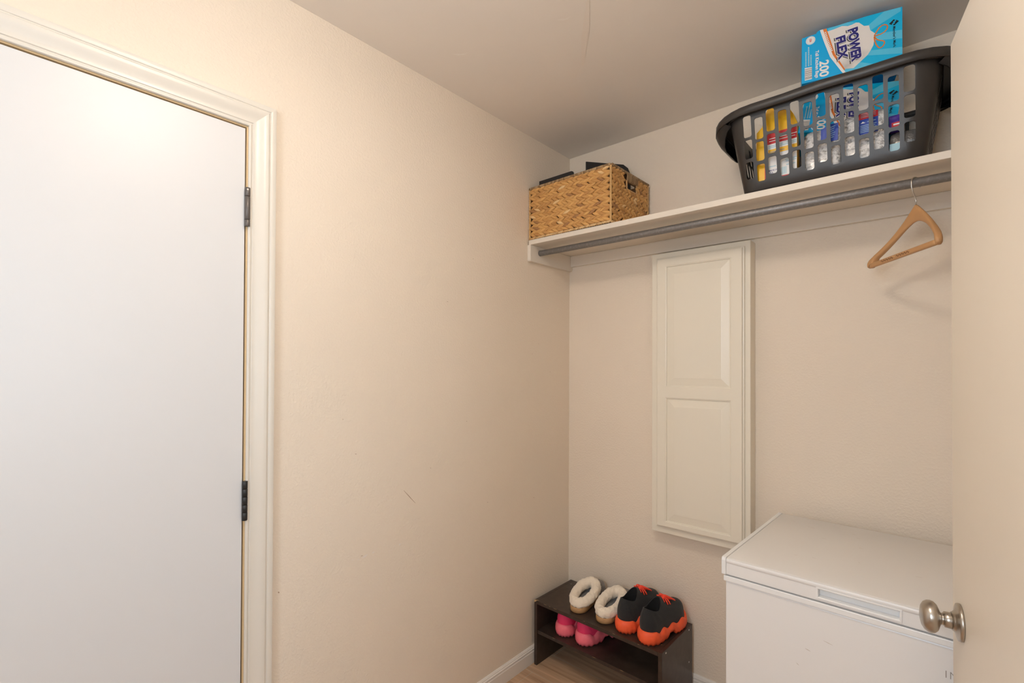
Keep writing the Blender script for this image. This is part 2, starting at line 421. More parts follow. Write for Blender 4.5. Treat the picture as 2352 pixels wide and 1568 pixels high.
NZ = 1.8385
ax = Vector((.515, -.857, 0)); nb = Vector((.857, .515, 0))
hg = thing('coat_hanger', 'light brown contoured wooden coat hanger hooked on the closet rod', 'hanger', (1.3774, RY, NZ))
def HP(x, bow, z, t):       # hanger space: x along the span, z up, t thickness, bow 0..1
    return ax*x + nb*(-.040*(1-bow) + t) + Vector((0, 0, z))
Lh = .161
def outl(a):               # upper edge of the shoulder, a = 0 at the neck, 1 at the tip
    return -.128*(max(a-.035, 0)**1.06) - .006*math.sin(a*PI) - (.003*(a/.05)**2 if a < .05 else .003)
BOT = -.1520
def zring(x, z0, z1, t, bow, n=18):
    zc, hz = (z0+z1)/2, (z1-z0)/2; r = []
    for k in range(n):
        an = 2*PI*k/n; c_, s_ = math.cos(an), math.sin(an)
        r.append(HP(x, bow, zc + hz*math.copysign(abs(c_)**.75, c_), t*math.copysign(abs(s_)**.75, s_)))
    return r
b = MB(); rings = []
AS = [-1.02, -1.012, -.995, -.97, -.94, -.90] + [-.86 + .86*i/18 for i in range(19)]
AS += [-a_ for a_ in AS[-2::-1]]
for a_ in AS:
    a = abs(a_); z1 = outl(min(a, 1))
    w = .0205 + .0120*math.exp(-(a/.30)**2) - .0050*a
    z0 = outl(min(1, math.sqrt(a*a + .020*(1-min(a, 1))))) - w
    t = .0060 + .0042*a*a
    if a > .86:
        z0 = lerp(z0, BOT, sstep(.86, .95, a))
    if a > .94:
        k = math.sqrt(max(0, 1-((a-.94)/.082)**2)); zm = lerp((z0+z1)/2, BOT+.008, .5); z0, z1, t = lerp(zm, z0, k), lerp(zm, z1, k), t*max(k, .1)
    rings.append(zring(a_*Lh, z0, z1, t, 1-min(a, 1)**2))
b.loft(rings, 0, True, True, True, True)
xs2 = [-.965 + 1.93*i/24 for i in range(25)]
b.loft([zring(x*Lh, BOT+.0004, BOT+.0158, .0058, 0) for x in xs2], 0, True, True, True, True)
b.build('hanger_body', M_HANG, hg)
b = MB(); hc = RZ - NZ; hr = RR + .0050; hd = Vector((-.50, -.866, 0))
hp = [(0, -.004), (0, .010), (.004, .021), (.0115, .033), (hr, .047), (hr, hc)]
hp += [(hr*math.cos(a), hc + (RR+.0018)*math.sin(a)) for a in [PI*k/14 for k in range(1, 15)]] + [(-hr*.96, hc-.008), (-hr*.84, hc-.013)]
b.tube([hd*x + Vector((0, 0, z)) for x, z in hp], .0017, 10); b.build('hook', M_WIRE, hg)
b = MB()
for sg in (1, -1):
    for k0 in range(2):
        x0 = -.085 + k0*.075
        b.tube([HP(x0 + .06*i/24, 0, -.1440 + .0024*math.sin(i*1.3), sg*.0056) for i in range(25)], .0011, 6)
b.build('non_slip_strip', M_HANGMARK, hg)

# ------------------------------------------------------------------ wall cabinet
cb = thing('wall_cabinet', 'narrow tall cream wall cabinet with two raised panels, mounted under the shelf', 'cabinet', (.6835, -.0005, .6587))
def rel(b, o): b.v = [(x-o[0], y-o[1], z-o[2]) for x, y, z in b.v]; return b
CO = (.6835, -.0005, .6587)
b = MB(); b.box(.4826, .8835, -.066, -.0008, .6587, 1.8617); rel(b, CO).build('cabinet_frame', M_CAB, cb, bevel=.002)
# door: nested rings make the stepped edge, stiles and raised fields
b = MB()
X0, X1, Z0, Z1 = .5075, .8640, .6865, 1.8395
def ringr(x0, x1, z0, z1, y): return [Vector((x0, y, z0)), Vector((x1, y, z0)), Vector((x1, y, z1)), Vector((x0, y, z1))]
def ins(d, y, r=(X0, X1, Z0, Z1)): return ringr(r[0]+d, r[1]-d, r[2]+d, r[3]-d, y)
YD = -.0835
edge = [ins(0, -.0662), ins(0, -.0740), ins(.0012, -.0755), ins(.0055, -.0765), ins(.0068, YD), ins(.0085, YD-.0008)]
b.loft(edge, 0, False, True, True)
PU, PL = (.5505, .8175, 1.2865, 1.8015), (.5505, .8175, .7130, 1.2415)
ys = YD-.0008
xs_ = [X0+.0085, PU[0], PU[1], X1-.0085]; zs_ = [Z0+.0085, PL[2], PL[3], PU[2], PU[3], Z1-.0085]
for i in range(3):
    for j in range(5):
        if i == 1 and j in (1, 3): continue
        b.poly([(xs_[i], ys, zs_[j]), (xs_[i+1], ys, zs_[j]), (xs_[i+1], ys, zs_[j+1]), (xs_[i], ys, zs_[j+1])])
for P in (PU, PL):
    rr = [ins(0, ys, P), ins(.0014, ys+.0012, P), ins(.0045, ys+.0022, P), ins(.0052, ys+.0070, P), ins(.0075, ys+.0072, P), ins(.0090, ys+.0066, P), ins(.0340, ys+.0026, P), ins(.0380, ys+.0018, P), ins(.0430, ys+.0016, P)]
    b.loft(rr, 0, False, True, False, True)
# fine joint lines where rails meet the stiles
rel(b, CO).build('cabinet_door', M_CAB, cb, fix=True)

# ------------------------------------------------------------------ chest freezer
fz = thing('chest_freezer', 'white chest freezer with closed lid standing by the back wall', 'freezer', (.9655, -.628, 0), math.radians(-2.0))
FWD, FDP = .625, .565
M_SCR = mat('grey_scratch', (.62, .57, .53), .5)
b = MB(); b.box(.002, FWD, .002, FDP, .035, .7675); OF = Vector((0, .0019, 0))
for a, c, w in (((.20, .655), (.212, .652), .0012), ((.285, .60), (.297, .597), .0018), ((.37, .585), (.381, .581), .0022), ((.40, .575), (.42, .57), .0012), ((.18, .61), (.186, .606), .001), ((.24, .69), (.26, .686), .0009)):
    fleck(b, OF, VX, VZ, -VY, a, c, w, 1)
b.build('body', [M_FRZ, M_SCR], fz, bevel=.004, fix=False)
b = MB(); b.box(-.002, FWD+.003, -.003, FDP+.002, .768, .7835); b.build('rim_strip', M_FRZT, fz, bevel=.002)
b = MB(); b.box(.006, FWD-.004, .002, FDP-.004, .7838, .7888); b.build('gasket', M_GASK, fz)
LZ0, LZ1 = .7890, .8330
HX0, HX1, HZ0, HZ1 = .229, .391, .7968, .8185
b = MB()   # lid: front built round the handle recess
b.box(.0065, HX0, -.0045, .03, LZ0, LZ1); b.box(HX1, FWD+.004, -.0045, .03, LZ0, LZ1)
b.box(HX0, HX1, -.0045, .03, HZ1, LZ1); b.box(HX0, HX1, -.0045, .03, LZ0, HZ0); b.box(HX0, HX1, .013, .03, HZ0, HZ1)
b.box(.0065, FWD+.004, .03, FDP+.003, LZ0, LZ1)
prf = [(-.0044, LZ1-.0128), (-.0056, LZ1-.0120), (-.0056, LZ1-.004), (-.0040, LZ1-.0010), (-.0012, LZ1+.0006), (.004, LZ1+.0011), (.05, LZ1+.0012), (FDP-.004, LZ1+.0012), (FDP+.003, LZ1-.001)]
b.loft([[Vector((x, y, z)) for y, z in prf][::-1] for x in (.0068, FWD+.0035)], 0, True, False)
OT = Vector((0, 0, LZ1+.0012))
for k in range(14):
    x, y = random.uniform(.05, .5), random.uniform(.06, .5)
    fleck(b, OT, VX, VY, VZ, (x, y), (x+random.uniform(.004, .016), y+random.uniform(-.004, .006)), .0008, 1)
b.build('lid', [M_FRZ, M_SCR], fz, fix=False)
b = MB()
cap = [(-.0065, LZ0-.002), (-.0068, LZ1-.006), (-.0045, LZ1+.0012), (0, LZ1+.0024), (FDP, LZ1+.0024), (FDP+.004, LZ1), (FDP+.004, LZ0-.002)]
b.extrude(cap, -.0065, .0058, lambda u, v, h: (h, u, v)); b.build('lid_end_cap', M_FRZT, fz, bevel=.0018)
b = MB()   # handle cup
hr_ = lambda d, y: [Vector((HX0-d, y, HZ0-d)), Vector((HX1+d, y, HZ0-d)), Vector((HX1+d, y, HZ1+d)), Vector((HX0-d, y, HZ1+d))]
b.loft([hr_(.0035, -.0046), hr_(.0035, -.0066), hr_(.0005, -.0068), hr_(-.001, -.0052), hr_(-.0015, .0125)], 0, False, True, False, True)
b.build('lid_handle', M_FRZT, fz)
b = MB()
t = text_mesh('IN', .0235, -.0004, spacing=1.15)
b.mesh(t, lambda c: (.4655 + c.x, .0016, .6985 + c.y)); b.build('lettering', M_INK, fz)
# ------------------------------------------------------------------ open door at the right
e0 = Vector((1.4434, -.735, 0)); dd = Vector((.158, -.987, 0)).normalized(); dn = Vector((-dd.y*-1, 0, 0))
dn = Vector((dd.y, -dd.x, 0))          # face normal, towards the room
def DP(s, n, z): return e0 + dd*s + dn*n + Vector((0, 0, z))
b = MB()
P = [DP(s, n, z) for z in (.014, 2.035) for n in (-.035, 0) for s in (0, .765)]
i = [b.vert(p) for p in P]
for q in ((0, 2, 3, 1), (4, 5, 7, 6), (0, 1, 5, 4), (2, 6, 7, 3), (0, 4, 6, 2), (1, 3, 7, 5)): b.face([i[k] for k in q])
d2 = struct(b.build('door_2', M_DOORR, bevel=.0025, seg=3))
KM = Matrix.Translation(DP(.068, 0, .888)) @ dn.to_track_quat('Z', 'Y').to_matrix().to_4x4()
kn = MB(); kn.lathe([(.0338, .0002), (.0345, .003), (.0335, .0058), (.029, .0070), (.022, .0085), (.0180, .0115), (.0165, .0140)], KM, 48)
rose = kn.build('knob_rose', M_NICKEL, d2)
kn = MB(); kn.lathe([(.0142, .0136), (.0150, .0150), (.0145, .0245), (.0118, .0262), (.0105, .0282), (.0112, .0302), (.0165, .0322), (.024, .0352), (.0285, .0398), (.0300, .0447), (.0290, .0502), (.0255, .0552), (.019, .0590), (.010, .0610), (.003, .0615)], KM, 48)
kn.build('door_knob', M_NICKEL, d2)

# ------------------------------------------------------------------ shoe rack
rk = thing('shoe_rack', 'low dark espresso two-tier shoe rack standing in the corner', 'rack', (.022, -.308, 0), math.radians(-1.0))
RW, RD, RH = .620, .288, .2955
for x0 in (0, RW-.0155):
    b = MB(); b.box(x0, x0+.0155, 0, RD, 0, RH); sp = b.build('side_panel', [M_ESP], rk, bevel=.0012)
    xo = x0 if x0 == 0 else x0+.0155; sg = -1 if x0 == 0 else 1
    for y, z in ((.035, RH-.012), (RD-.035, RH-.012), (.035, .152), (RD-.035, .152)):
        s2 = MB(); s2.lathe([(.0032, 0), (.0030, .0010), (.0015, .0014)], Matrix.Translation((xo, y, z)) @ Matrix.Rotation(sg*PI/2, 4, 'Y'), 12)
        s2.build('screw', M_SCREW, sp)
b = MB(); b.box(.0158, RW-.0158, 0, RD, RH-.0155, RH-.0004)
TOPZ = Vector((0, 0, RH-.0004))
ft = lambda a, c, w, m: fleck(b, TOPZ, VX, VY, VZ, a, c, w, m)
for k in range(9):
    x = random.uniform(.55, .595); y = random.uniform(.01, .11); ft((x, y), (x+random.uniform(-.006, .006), y+.006), .0012, 1)
ft((.105, .145), (.108, .155), .0016, 2); ft((.03, .245), (.034, .249), .0013, 2)
OFR = Vector((0, 0, 0)); ff = lambda a, c, w: fleck(b, OFR, VX, VZ, -VY, a, c, w, 1)
for x in (.055, .085, .11, .27, .41, .52): ff((x, RH-.0016), (x+random.uniform(.006, .020), RH-.0016), .0006)
b.build('upper_shelf', [M_ESP, M_CHIP, M_SCREW], rk, fix=False)
b = MB(); b.box(.0158, RW-.0158, .006, RD, .144, .159)
OFR = Vector((0, .006, 0))
for x in (.10, .31, .44): ff((x, .1575), (x+random.uniform(.01, .02), .1575), .0006)
b.build('lower_shelf', [M_ESP, M_CHIP], rk, fix=False)
b = MB(); b.poly([(0, -.0003, RH-.011), (.0155, -.0003, RH-.0005), (.0005, .0, RH+.0004), (0, 0, RH)], 0); b.poly([(0.0005, 0, RH+.0005), (.015, 0, RH+.0005), (.023, .010, RH+.0005), (.006, .004, RH+.0005)], 0)
b.build('chipped_corner', M_CHIP, rk, fix=False)
# ------------------------------------------------------------------ footwear
def foot_outline(L, wout, win, mir, n=56):
    """closed outline from heel round by the outer side to the toe and back; returns (phi, point, outward normal)"""
    P = []
    for i in range(n):
        ph = 2*PI*i/n; s_ = (1-math.cos(ph))/2
        out = ph < PI
        T = wout if out else win
        hw = interp(s_, T)
        hc = math.sqrt(max(0, 1-(1-min(s_/.15, 1))**2)); tcap = math.sqrt(max(0, 1-max(0, (s_-.76)/.24)**2.3))
        x = hw*hc*tcap*(1 if out else -1)*mir
        P.append(Vector((x, s_*L, 0)))
    N = []
    for i in range(n):
        t = P[(i+1) % n]-P[i-1]; nn = Vector((t.y, -t.x, 0)).normalized()*mir
        N.append(nn)
    return [(2*PI*i/n, P[i], N[i]) for i in range(n)]

def sneaker(name, label, cat, loc, rz, mir, sole_m, up_m, lin_m, lace, group, L=.272, cz=(.133, .117, .150), sole_h=.050, tz=None):
    t = thing(name, label, cat, loc, rz, group)
    wo = [(0, .037), (.2, .039), (.45, .041), (.72, .0455), (1, .043)]
    wi = [(0, .037), (.2, .038), (.45, .035), (.72, .0420), (1, .043)]
    O = foot_outline(L, wo, wi, mir, 144)
    def zt(ph):
        s_ = (1-math.cos(ph))/2
        w = .0062*math.sin(s_*26+.6)*sstep(.08, .25, s_)*(1-sstep(.85, 1, s_))
        return sole_h*(1 - .12*sstep(.1, .6, s_)) + w - .008*sstep(.1, .2, s_)*(1-sstep(.2, .32, s_)) + .010*sstep(.9, 1, s_)
    def scal(ph): return 1-abs(math.sin(ph*14 + .9*math.sin(ph*3+.5)))
    def zb(ph, k):
        s_ = (1-math.cos(ph))/2
        arch = .017*sstep(.34, .44, s_)*(1-sstep(.52, .60, s_))
        return arch + .0040*scal(ph)*(1 if arch < .004 else .5) + .012*sstep(.88, 1, s_)
    b = MB(); rings = []
    for off, fz_, gr in ((-.012, 0, 0), (.0045, 0, .6), (.0090, .22, 1), (.0100, .45, 1), (.0085, .72, .7), (.0040, .93, .2), (.0005, 1.0, 0), (-.006, .97, 0)):
        r = []
        for k, (ph, p, nn) in enumerate(O):
            z0, z1 = zb(ph, k), zt(ph)
            g = -.0017*gr*scal(ph)*(1-.55*fz_) + .0013*gr*math.sin(ph*7+1)*(1-fz_)
            q = p + nn*(off+g); r.append(Vector((q.x, q.y, lerp(z0, z1, fz_))))
        rings.append(r)
    b.loft(rings, 0, True, True, True, True)
    b.build('sole', sole_m, t)
    yc, cyr, cxr = .058, .0480, .0280
    def col(ph, k=1.):
        return Vector((cxr*k*math.sin(ph)*mir, yc - cyr*k*math.cos(ph), 0))
    def zc(ph):
        c = math.cos(ph)
        return cz[1] + (cz[0]-cz[1])*max(0, c)**1.6 + (cz[2]-cz[1])*max(0, -c)**1.4
    HT = [(0, 0), (.05, .36), (.18, .53), (.45, .66), (.75, .80), (1, 1)]
    def lin(x, T):
        for (a, p), (c_, q) in zip(T, T[1:]):
            if x <= c_: return lerp(p, q, (x-a)/(c_-a))
        return T[-1][1]
    def surf(ph, p, nn, tt):
        s_ = (1-math.cos(ph))/2; q = sstep(.38, .95, s_)
        a = lerp(tt, tt**1.25, q); h = lerp(tt, lin(a, HT), q)
        base = p - nn*.0015; c = col(ph)
        xy = base.lerp(c, lerp(a, a*a*(3-2*a), .35*(1-q)))
        bul = math.sin(PI*tt)*.006*(1-.5*q)
        xy = xy + nn*bul
        return Vector((xy.x, xy.y, lerp(zt(ph)-.004, zc(ph), h)))
    K = 12
    rings = [[surf(ph, p, nn, k/K) for ph, p, nn in O] for k in range(K+1)]
    b = MB(); b.loft(rings, 0, True, True)
    top = rings[-1]
    lip = [[Vector((col(ph, .97).x, col(ph, .97).y, zc(ph)+.0018)) for ph, p, nn in O], [Vector((col(ph, .92).x, col(ph, .92).y, zc(ph)-.001)) for ph, p, nn in O]]
    b.loft([top]+lip, 0, True, True)
    inn = [lip[-1]] + [[Vector((col(ph, k).x, col(ph, k).y, lerp(zc(ph), .05, f))) for ph, p, nn in O] for k, f in ((.90, .3), (.9, .95))]
    b.loft(inn, 1, True, True, False, True)
    b.build('upper', [up_m, lin_m], t, sub=1)
    if lace:
        kt = min(range(len(O)), key=lambda i: abs(O[i][0]-PI))
        ph, p, nn = O[kt]
        def vamp(tt, x):
            q = surf(ph, p, nn, tt); return Vector((x, q.y, q.z + .0035 - 9*x*x))
        b = MB()
        for k in range(4):
            t0 = .60 + k*.09
            b.tube([vamp(t0 + .07*j/6, (-.017+.034*j/6)) for j in range(7)], .0026, 6)
            b.tube([vamp(t0 + .07*j/6, -(-.017+.034*j/6)) for j in range(7)], .0026, 6)
        kn_ = vamp(.93, 0) + Vector((0, 0, .004))
        b.tube([kn_+Vector((-.006, 0, 0)), kn_+Vector((0, 0, .003)), kn_+Vector((.006, 0, 0))], .0042, 8)
        def loop(pts): b.tube([kn_ + Vector(q) for q in pts], .0026, 6)
        loop([(.002, 0, .002), (.016, .016, -.004), (.026, .040, -.018), (.030, .058, -.028), (.025, .060, -.027), (.018, .042, -.016), (.010, .018, -.002), (0, .002, .001)])
        loop([(-.002, 0, .002), (-.012, .016, -.003), (-.020, .034, -.016), (-.016, .046, -.022), (-.010, .034, -.012), (-.004, .012, 0), (0, 0, 0)])
        loop([(.002, 0, 0), (.014, .004, -.006), (.024, .006, -.020), (.028, .007, -.030)])
        loop([(.002, 0, 0), (.016, .010, -.006), (.028, .015, -.020), (.033, .017, -.030)])
        loop([(.001, 0, 0), (.012, -.003, -.008), (.020, -.003, -.020)])
        b.build('laces', lace, t)
    return t

RKZ = RH + .0006
sneaker('sneaker', 'black knit sneaker with orange sole beside the cream fleece slipper', 'shoe', (.456, -.290, RKZ), math.radians(-6), -1, M_ORANGE, M_KNIT, M_INNER, M_LACE, 'orange soled sneakers on the rack')
sneaker('sneaker', 'black knit sneaker with orange sole at the outer end of the shoe rack', 'shoe', (.562, -.304, RKZ), math.radians(-7), 1, M_ORANGE, M_KNIT, M_INNER, M_LACE, 'orange soled sneakers on the rack')
LKZ = .1600
sneaker('pink_shoe', 'all-pink chunky shoe on the lower tier nearest the left end panel', 'shoe', (.146, -.272, LKZ), math.radians(1), -1, M_PINK, M_PINKU, M_PINKU, None, 'pink shoes on the lower tier', L=.262, cz=(.112, .098, .113), sole_h=.052)
sneaker('pink_shoe', 'all-pink chunky shoe on the lower tier, farther from the end panel', 'shoe', (.244, -.272, LKZ), math.radians(-15), 1, M_PINK, M_PINKU, M_PINKU, None, 'pink shoes on the lower tier', L=.262, cz=(.112, .098, .113), sole_h=.052)

def slipper(label, loc, rz, mir, seed):
    t = thing('slipper', label, 'slipper', loc, rz, 'fleece lined slippers on the rack')
    L = .270
    wo = [(0, .037), (.25, .040), (.5, .042), (.75, .0475), (1, .044)]; wi = [(0, .037), (.25, .038), (.5, .037), (.75, .0435), (1, .044)]
    O = foot_outline(L, wo, wi, mir)
    b = MB()
    b.loft([[p + nn*o + Vector((0, 0, z)) for ph, p, nn in O] for o, z in ((-.004, 0), (.0005, .002), (.0015, .012), (.001, .022), (-.001, .0245))], 0, True, True, True, True)
    b.build('sole', M_TANSOLE, t)
    yc, cyr, cxr = .098, .078, .0385
    def col(ph, k=1.): return Vector((cxr*k*math.sin(ph)*mir, yc - cyr*k*math.cos(ph), 0))
    def zc(ph): return .053 - .016*math.cos(ph)
    HT = [(0, 0), (.07, .50), (.22, .78), (.55, .94), (1, 1)]
    def lin(x):
        for (a, p), (c_, q) in zip(HT, HT[1:]):
            if x <= c_: return lerp(p, q, (x-a)/(c_-a))
        return 1
    rings = []
    for k in range(9):
        tt = k/8; r = []
        for ph, p, nn in O:
            q = sstep(.4, .95, (1-math.cos(ph))/2); h = lerp(tt, lin(tt), q)
            xy = (p-nn*.001).lerp(col(ph), tt) + nn*math.sin(PI*tt)*.005
            r.append(Vector((xy.x, xy.y, lerp(.0235, zc(ph), h))))
        rings.append(r)
    b = MB(); b.loft(rings, 0, True, True); b.build('upper', M_SUEDE, t, sub=1)
    b = MB()
    b.loft([[col(ph, k) + Vector((0, 0, lerp(zc(ph), .030, f))) for ph, p, nn in O] for k, f in ((1, 0), (.98, .5), (.98, 1))], 0, True, True, False, True)
    ins_ = b.build('insole', M_INSOLE, t)
    lb_ = MB(); lb_.loft([[Vector((.016*math.cos(a), .066+.012*math.sin(a), z)) for a in [2*PI*i/20 for i in range(20)]] for z in (.0300, .0306)], 0, False, True, False, True)
    lb_.build('insole_label', M_LABEL, ins_)
    # fluffy cuff round the opening
    b = MB(); rings = []; NR = 110; NC = 22
    for i in range(NR):
        ph = 2*PI*i/NR; c = col(ph) + Vector((0, 0, zc(ph)))
        nn = Vector((math.sin(ph)/cxr*mir, -math.cos(ph)/cyr, 0)).normalized()
        r = .0208 + .0015*math.cos(ph)*0 + .0025*max(0, -math.cos(ph))
        ring = []
        for j in range(NC):
            a = 2*PI*j/NC
            q = c + nn*(r*.96*math.cos(a)+.001) + Vector((0, 0, r*1.08*math.sin(a)))
            d = (q-c).normalized()
            w = NZ_.noise(q*75 + Vector((seed, 0, 0)))*.0042 + NZ_.noise(q*420 + Vector((seed, 3, 0)))*.0012
            ring.append(q + d*w)
        rings.append(ring)
    b.loft(rings, 0, True, True, loop=True)
    b.build('fleece_cuff', M_FLEECE, t, fix=True)
    return t
slipper('fleece-lined grey slipper nearest the left wall on the shoe rack', (.231, -.287, RKZ), math.radians(6), -1, 0)
slipper('fleece-lined grey slipper beside the black and orange sneakers', (.360, -.287, RKZ), math.radians(3), 1, 11)
# ------------------------------------------------------------------ wicker basket
wb = thing('wicker_basket', 'woven water hyacinth basket with cut-out handles at the shelf corner', 'basket', (.0075, -.3320, SZ+.0005), math.radians(-1.2))
BW, BD, BH = .4265, .315, .2385
HU0, HU1, HV0, HV1 = .125, .212, .168, .208       # handle opening
TW = .006
SHELLC = (.10, .05, .018)
b = MB()
def shell(x0, x1, y0, y1, z0, z1):
    n0 = len(b.f); b.box(x0, x1, y0, y1, z0, z1); b.c[n0:] = [SHELLC]*6
shell(.004, BW-.004, .004, .004+TW, .002, BH-.004); shell(.004, BW-.004, BD-.004-TW, BD-.004, .002, BH-.004)
for x0 in (.004, BW-.004-TW):
    shell(x0, x0+TW, .004, HU0, .002, BH-.004); shell(x0, x0+TW, HU1, BD-.004, .002, BH-.004)
    shell(x0, x0+TW, HU0, HU1, .002, HV0); shell(x0, x0+TW, HU0, HU1, HV1, BH-.004)
shell(.004, BW-.004, .004, BD-.004, .001, .006)
WALLS = [(Vector((0, 0, 0)), Vector((1, 0, 0)), Vector((0, -1, 0)), BW), (Vector((BW, 0, 0)), Vector((0, 1, 0)), Vector((1, 0, 0)), BD),
         (Vector((BW, BD, 0)), Vector((-1, 0, 0)), Vector((0, 1, 0)), BW), (Vector((0, BD, 0)), Vector((0, -1, 0)), Vector((-1, 0, 0)), BD)]
def tone():
    k = random.random(); a, c_ = Vector((.47, .235, .075)), Vector((.66, .37, .125))
    v = a.lerp(c_, k**.7)
    if random.random() < .05: v = Vector((.36, .18, .07))
    if random.random() < .03: v = Vector((.74, .50, .24))
    return tuple(v)
def strand(mb, o, U, N, u, v, ang, ln, hw, ht, c, base=0.):
    d = U*math.cos(ang) + Z*math.sin(ang); e = -U*math.sin(ang) + Z*math.cos(ang)
    rings = []
    for t, w in ((-1, .10), (-.72, .62), (-.25, 1), (.25, 1), (.72, .66), (1, .12)):
        cc = o + U*u + Z*v + d*(t*ln/2) + N*(base - .0015 - .0022*t*1.0)
        rings.append([cc + e*(hw*w*math.cos(a)) + N*(ht*(.35+.65*w)*math.sin(a)) for a in [PI*i/6 for i in range(7)]])
    mb.loft(rings, 0, True, False, False, False, c)
ROWS = 16; rh = (BH-.016)/ROWS
for wi, (o, U, N, LU) in enumerate(WALLS):
    side = wi in (1, 3)
    pitch = .0262
    n = int(LU/pitch)
    pitch = (LU-.006)/n
    for j in range(ROWS):
        v = .012 + (j+.5)*rh
        sl = 1 if j % 2 else -1
        for i in range(n):
            u = .003 + (i+.5)*pitch + (pitch*.28 if j % 2 else 0) + random.uniform(-.0035, .0035)
            u = min(max(u, .0195), LU-.0195)
            uu = u if wi == 1 else LU-u
            if side and HU0-.010 < uu < HU1+.010 and HV0-.006 < v < BH: continue
            strand(b, o, U, N, u, v + random.uniform(-.0012, .0012), sl*math.radians(random.uniform(16, 29)), random.uniform(.038, .050), random.uniform(.0068, .0084), random.uniform(.0066, .0084), tone(), random.uniform(0, .0012))
for (x, y) in ((0, 0), (BW, 0), (BW, BD), (0, BD)):
    cx_ = x + (0 if x == 0 else 0); cy_ = y
    b.tube([(cx_ + .0006*math.sin(i*1.7), cy_ + .0006*math.cos(i*1.7), .004 + (BH-.010)*i/80) for i in range(81)], [.0044 + .0011*abs(math.sin(i*PI/5)) for i in range(81)], 10, c=(.58, .35, .14))
wbb = b.build('basket_body', M_STRAND, wb)
# twisted cord round the top and a thinner braid at the foot
def cord(mb, z, r, pitch, cols, off, tilt, inset):
    for o, U, N, LU in WALLS:
        n = int(LU/pitch)
        for i in range(n):
            u = (i+.5)*LU/n
            cc = o + U*u - N*inset + Z*z
            d = (U*math.cos(tilt) + Z*math.sin(tilt))
            rings = []
            q = N.cross(d).normalized()
            for t, w in ((-1, .25), (-.5, .9), (.5, .9), (1, .25)):
                rings.append([cc + d*(t*pitch*.95) + (q*math.cos(a) + N*math.sin(a))*r*w for a in [2*PI*k/7 for k in range(7)]])
            mb.loft(rings, 0, True, True, True, True, random.choice(cols))
b = MB(); cord(b, BH-.003, .0060, .0064, [(.30, .19, .095), (.36, .24, .12), (.24, .145, .07), (.42, .29, .16)], 0, math.radians(35), -.004)
b.build('rim_cord', M_STRAND, wb)
b = MB(); cord(b, .0050, .0050, .011, [(.62, .40, .19), (.52, .31, .13), (.68, .46, .23)], 0, math.radians(14), -.0035)
b.build('base_cord', M_STRAND, wb)
for wi in (1, 3):
    o, U, N, LU = WALLS[wi]; b = MB()
    u0, u1 = (HU0, HU1) if wi == 1 else (LU-HU1, LU-HU0)
    for i in range(22):
        u = lerp(u0-.004, u1+.004, (i+.5)/22)
        ps = [o + U*(u+.0012*math.sin(i)) + Z*z + N*k for z, k in ((BH-.001, .001), (BH-.006, .0055), ((BH+HV1)/2, .006), (HV1-.001, .004), (HV1-.003, -.004), (HV1-.002, -.011), ((BH+HV1)/2, -.013), (BH-.004, -.011))]
        b.tube(ps, .0023, 6, c=random.choice([(.30, .19, .095), (.40, .27, .14), (.25, .15, .075)]))
    fr = [(u0, HV1-.002), (u0, HV0), (u1, HV0), (u1, HV1-.002)]
    b.tube([o + U*u + Z*v + N*.001 for u, v in fr], .0042, 8, c=(.56, .34, .15))
    b.build('handle_wrap', M_STRAND, wb)
# black things standing in the basket
def card(name, label, A, B, z0, zt, th, cutb, cat):
    d = (B-A); L = d.length; d.normalize(); n = Vector((-d.y, d.x, 0))
    b = MB(); hh = zt-z0
    b.extrude([(0, 0), (L, 0), (L, hh-cutb[1]), (L-cutb[0]*.35, hh-cutb[1]*.35), (L-cutb[0], hh), (0, hh)], 0, th, lambda u, v, h: d*u + n*h + Vector((0, 0, v)))
    o = b.build(name, M_BLACK, bevel=.001); o.location = A + Vector((0, 0, z0)); tag(o, label, cat); return o
card('black_folder', 'black folder sticking up at the right end of the wicker basket', Vector((.228, -.203, 0)), Vector((.362, -.036, 0)), SZ+.0085, 2.300, .006, (.035, .042), 'folder')
card('black_board', 'flat black board just showing over the front rim of the wicker basket', Vector((.044, -.312, 0)), Vector((.236, -.3155, 0)), SZ+.0085, 2.2235, .005, (.012, .010), 'board')

# ------------------------------------------------------------------ laundry basket
LBX, LBZ = 1.1635, SZ+.0005
LZt = 2.2055
lb_t = thing('laundry_basket', 'charcoal plastic laundry basket with slotted sides on the wall shelf', 'laundry basket', (LBX, -.2, LBZ))
def lring(t, d=0., zz=None):
    z = lerp(0, LZt-LBZ, t) if zz is None else zz
    k = z/(LZt-LBZ)
    hx = lerp(.2365, .2740, k) - d
    yf, yb = lerp(-.3305, -.3875, k) + d, lerp(-.068, -.018, k) - d
    r = lerp(.045, .066, k) - d
    return rrect(0, (yf+yb)/2 + .2, hx, (yb-yf)/2, r, z, 7, 4)
b = MB()
outer = [lring(0, .010, 0), lring(0, .004, .0015), lring(0, 0, .007)] + [lring(t) for t in (.15, .4, .65, .85, 1)]
inner = [lring(t, .0026) for t in (1, .85, .65, .4, .15)] + [lring(0, .0028, .008), lring(0, .008, .0042), lring(0, .014, .0038)]
b.loft(outer + inner, 0, True, True, True, True)
body = b.build('basket_body', M_LAUN, lb_t)
cut = MB()
def slot(c, w, z0, z1, axis):
    r = .0062; P = []
    for cx_, cz_, a0 in ((c+w/2-r, z1-r, 0), (c-w/2+r, z1-r, 90), (c-w/2+r, z0+r, 180), (c+w/2-r, z0+r, 270)):
        for i in range(5):
            a = math.radians(a0+90*i/4); P.append((cx_+r*math.cos(a), cz_+r*math.sin(a)))
    if axis == 'y': cut.extrude(P, -.6, .6, lambda u, v, h: Vector((u, h, v)))
    else: cut.extrude(P, -.7, .7, lambda u, v, h: Vector((h, u, v)))
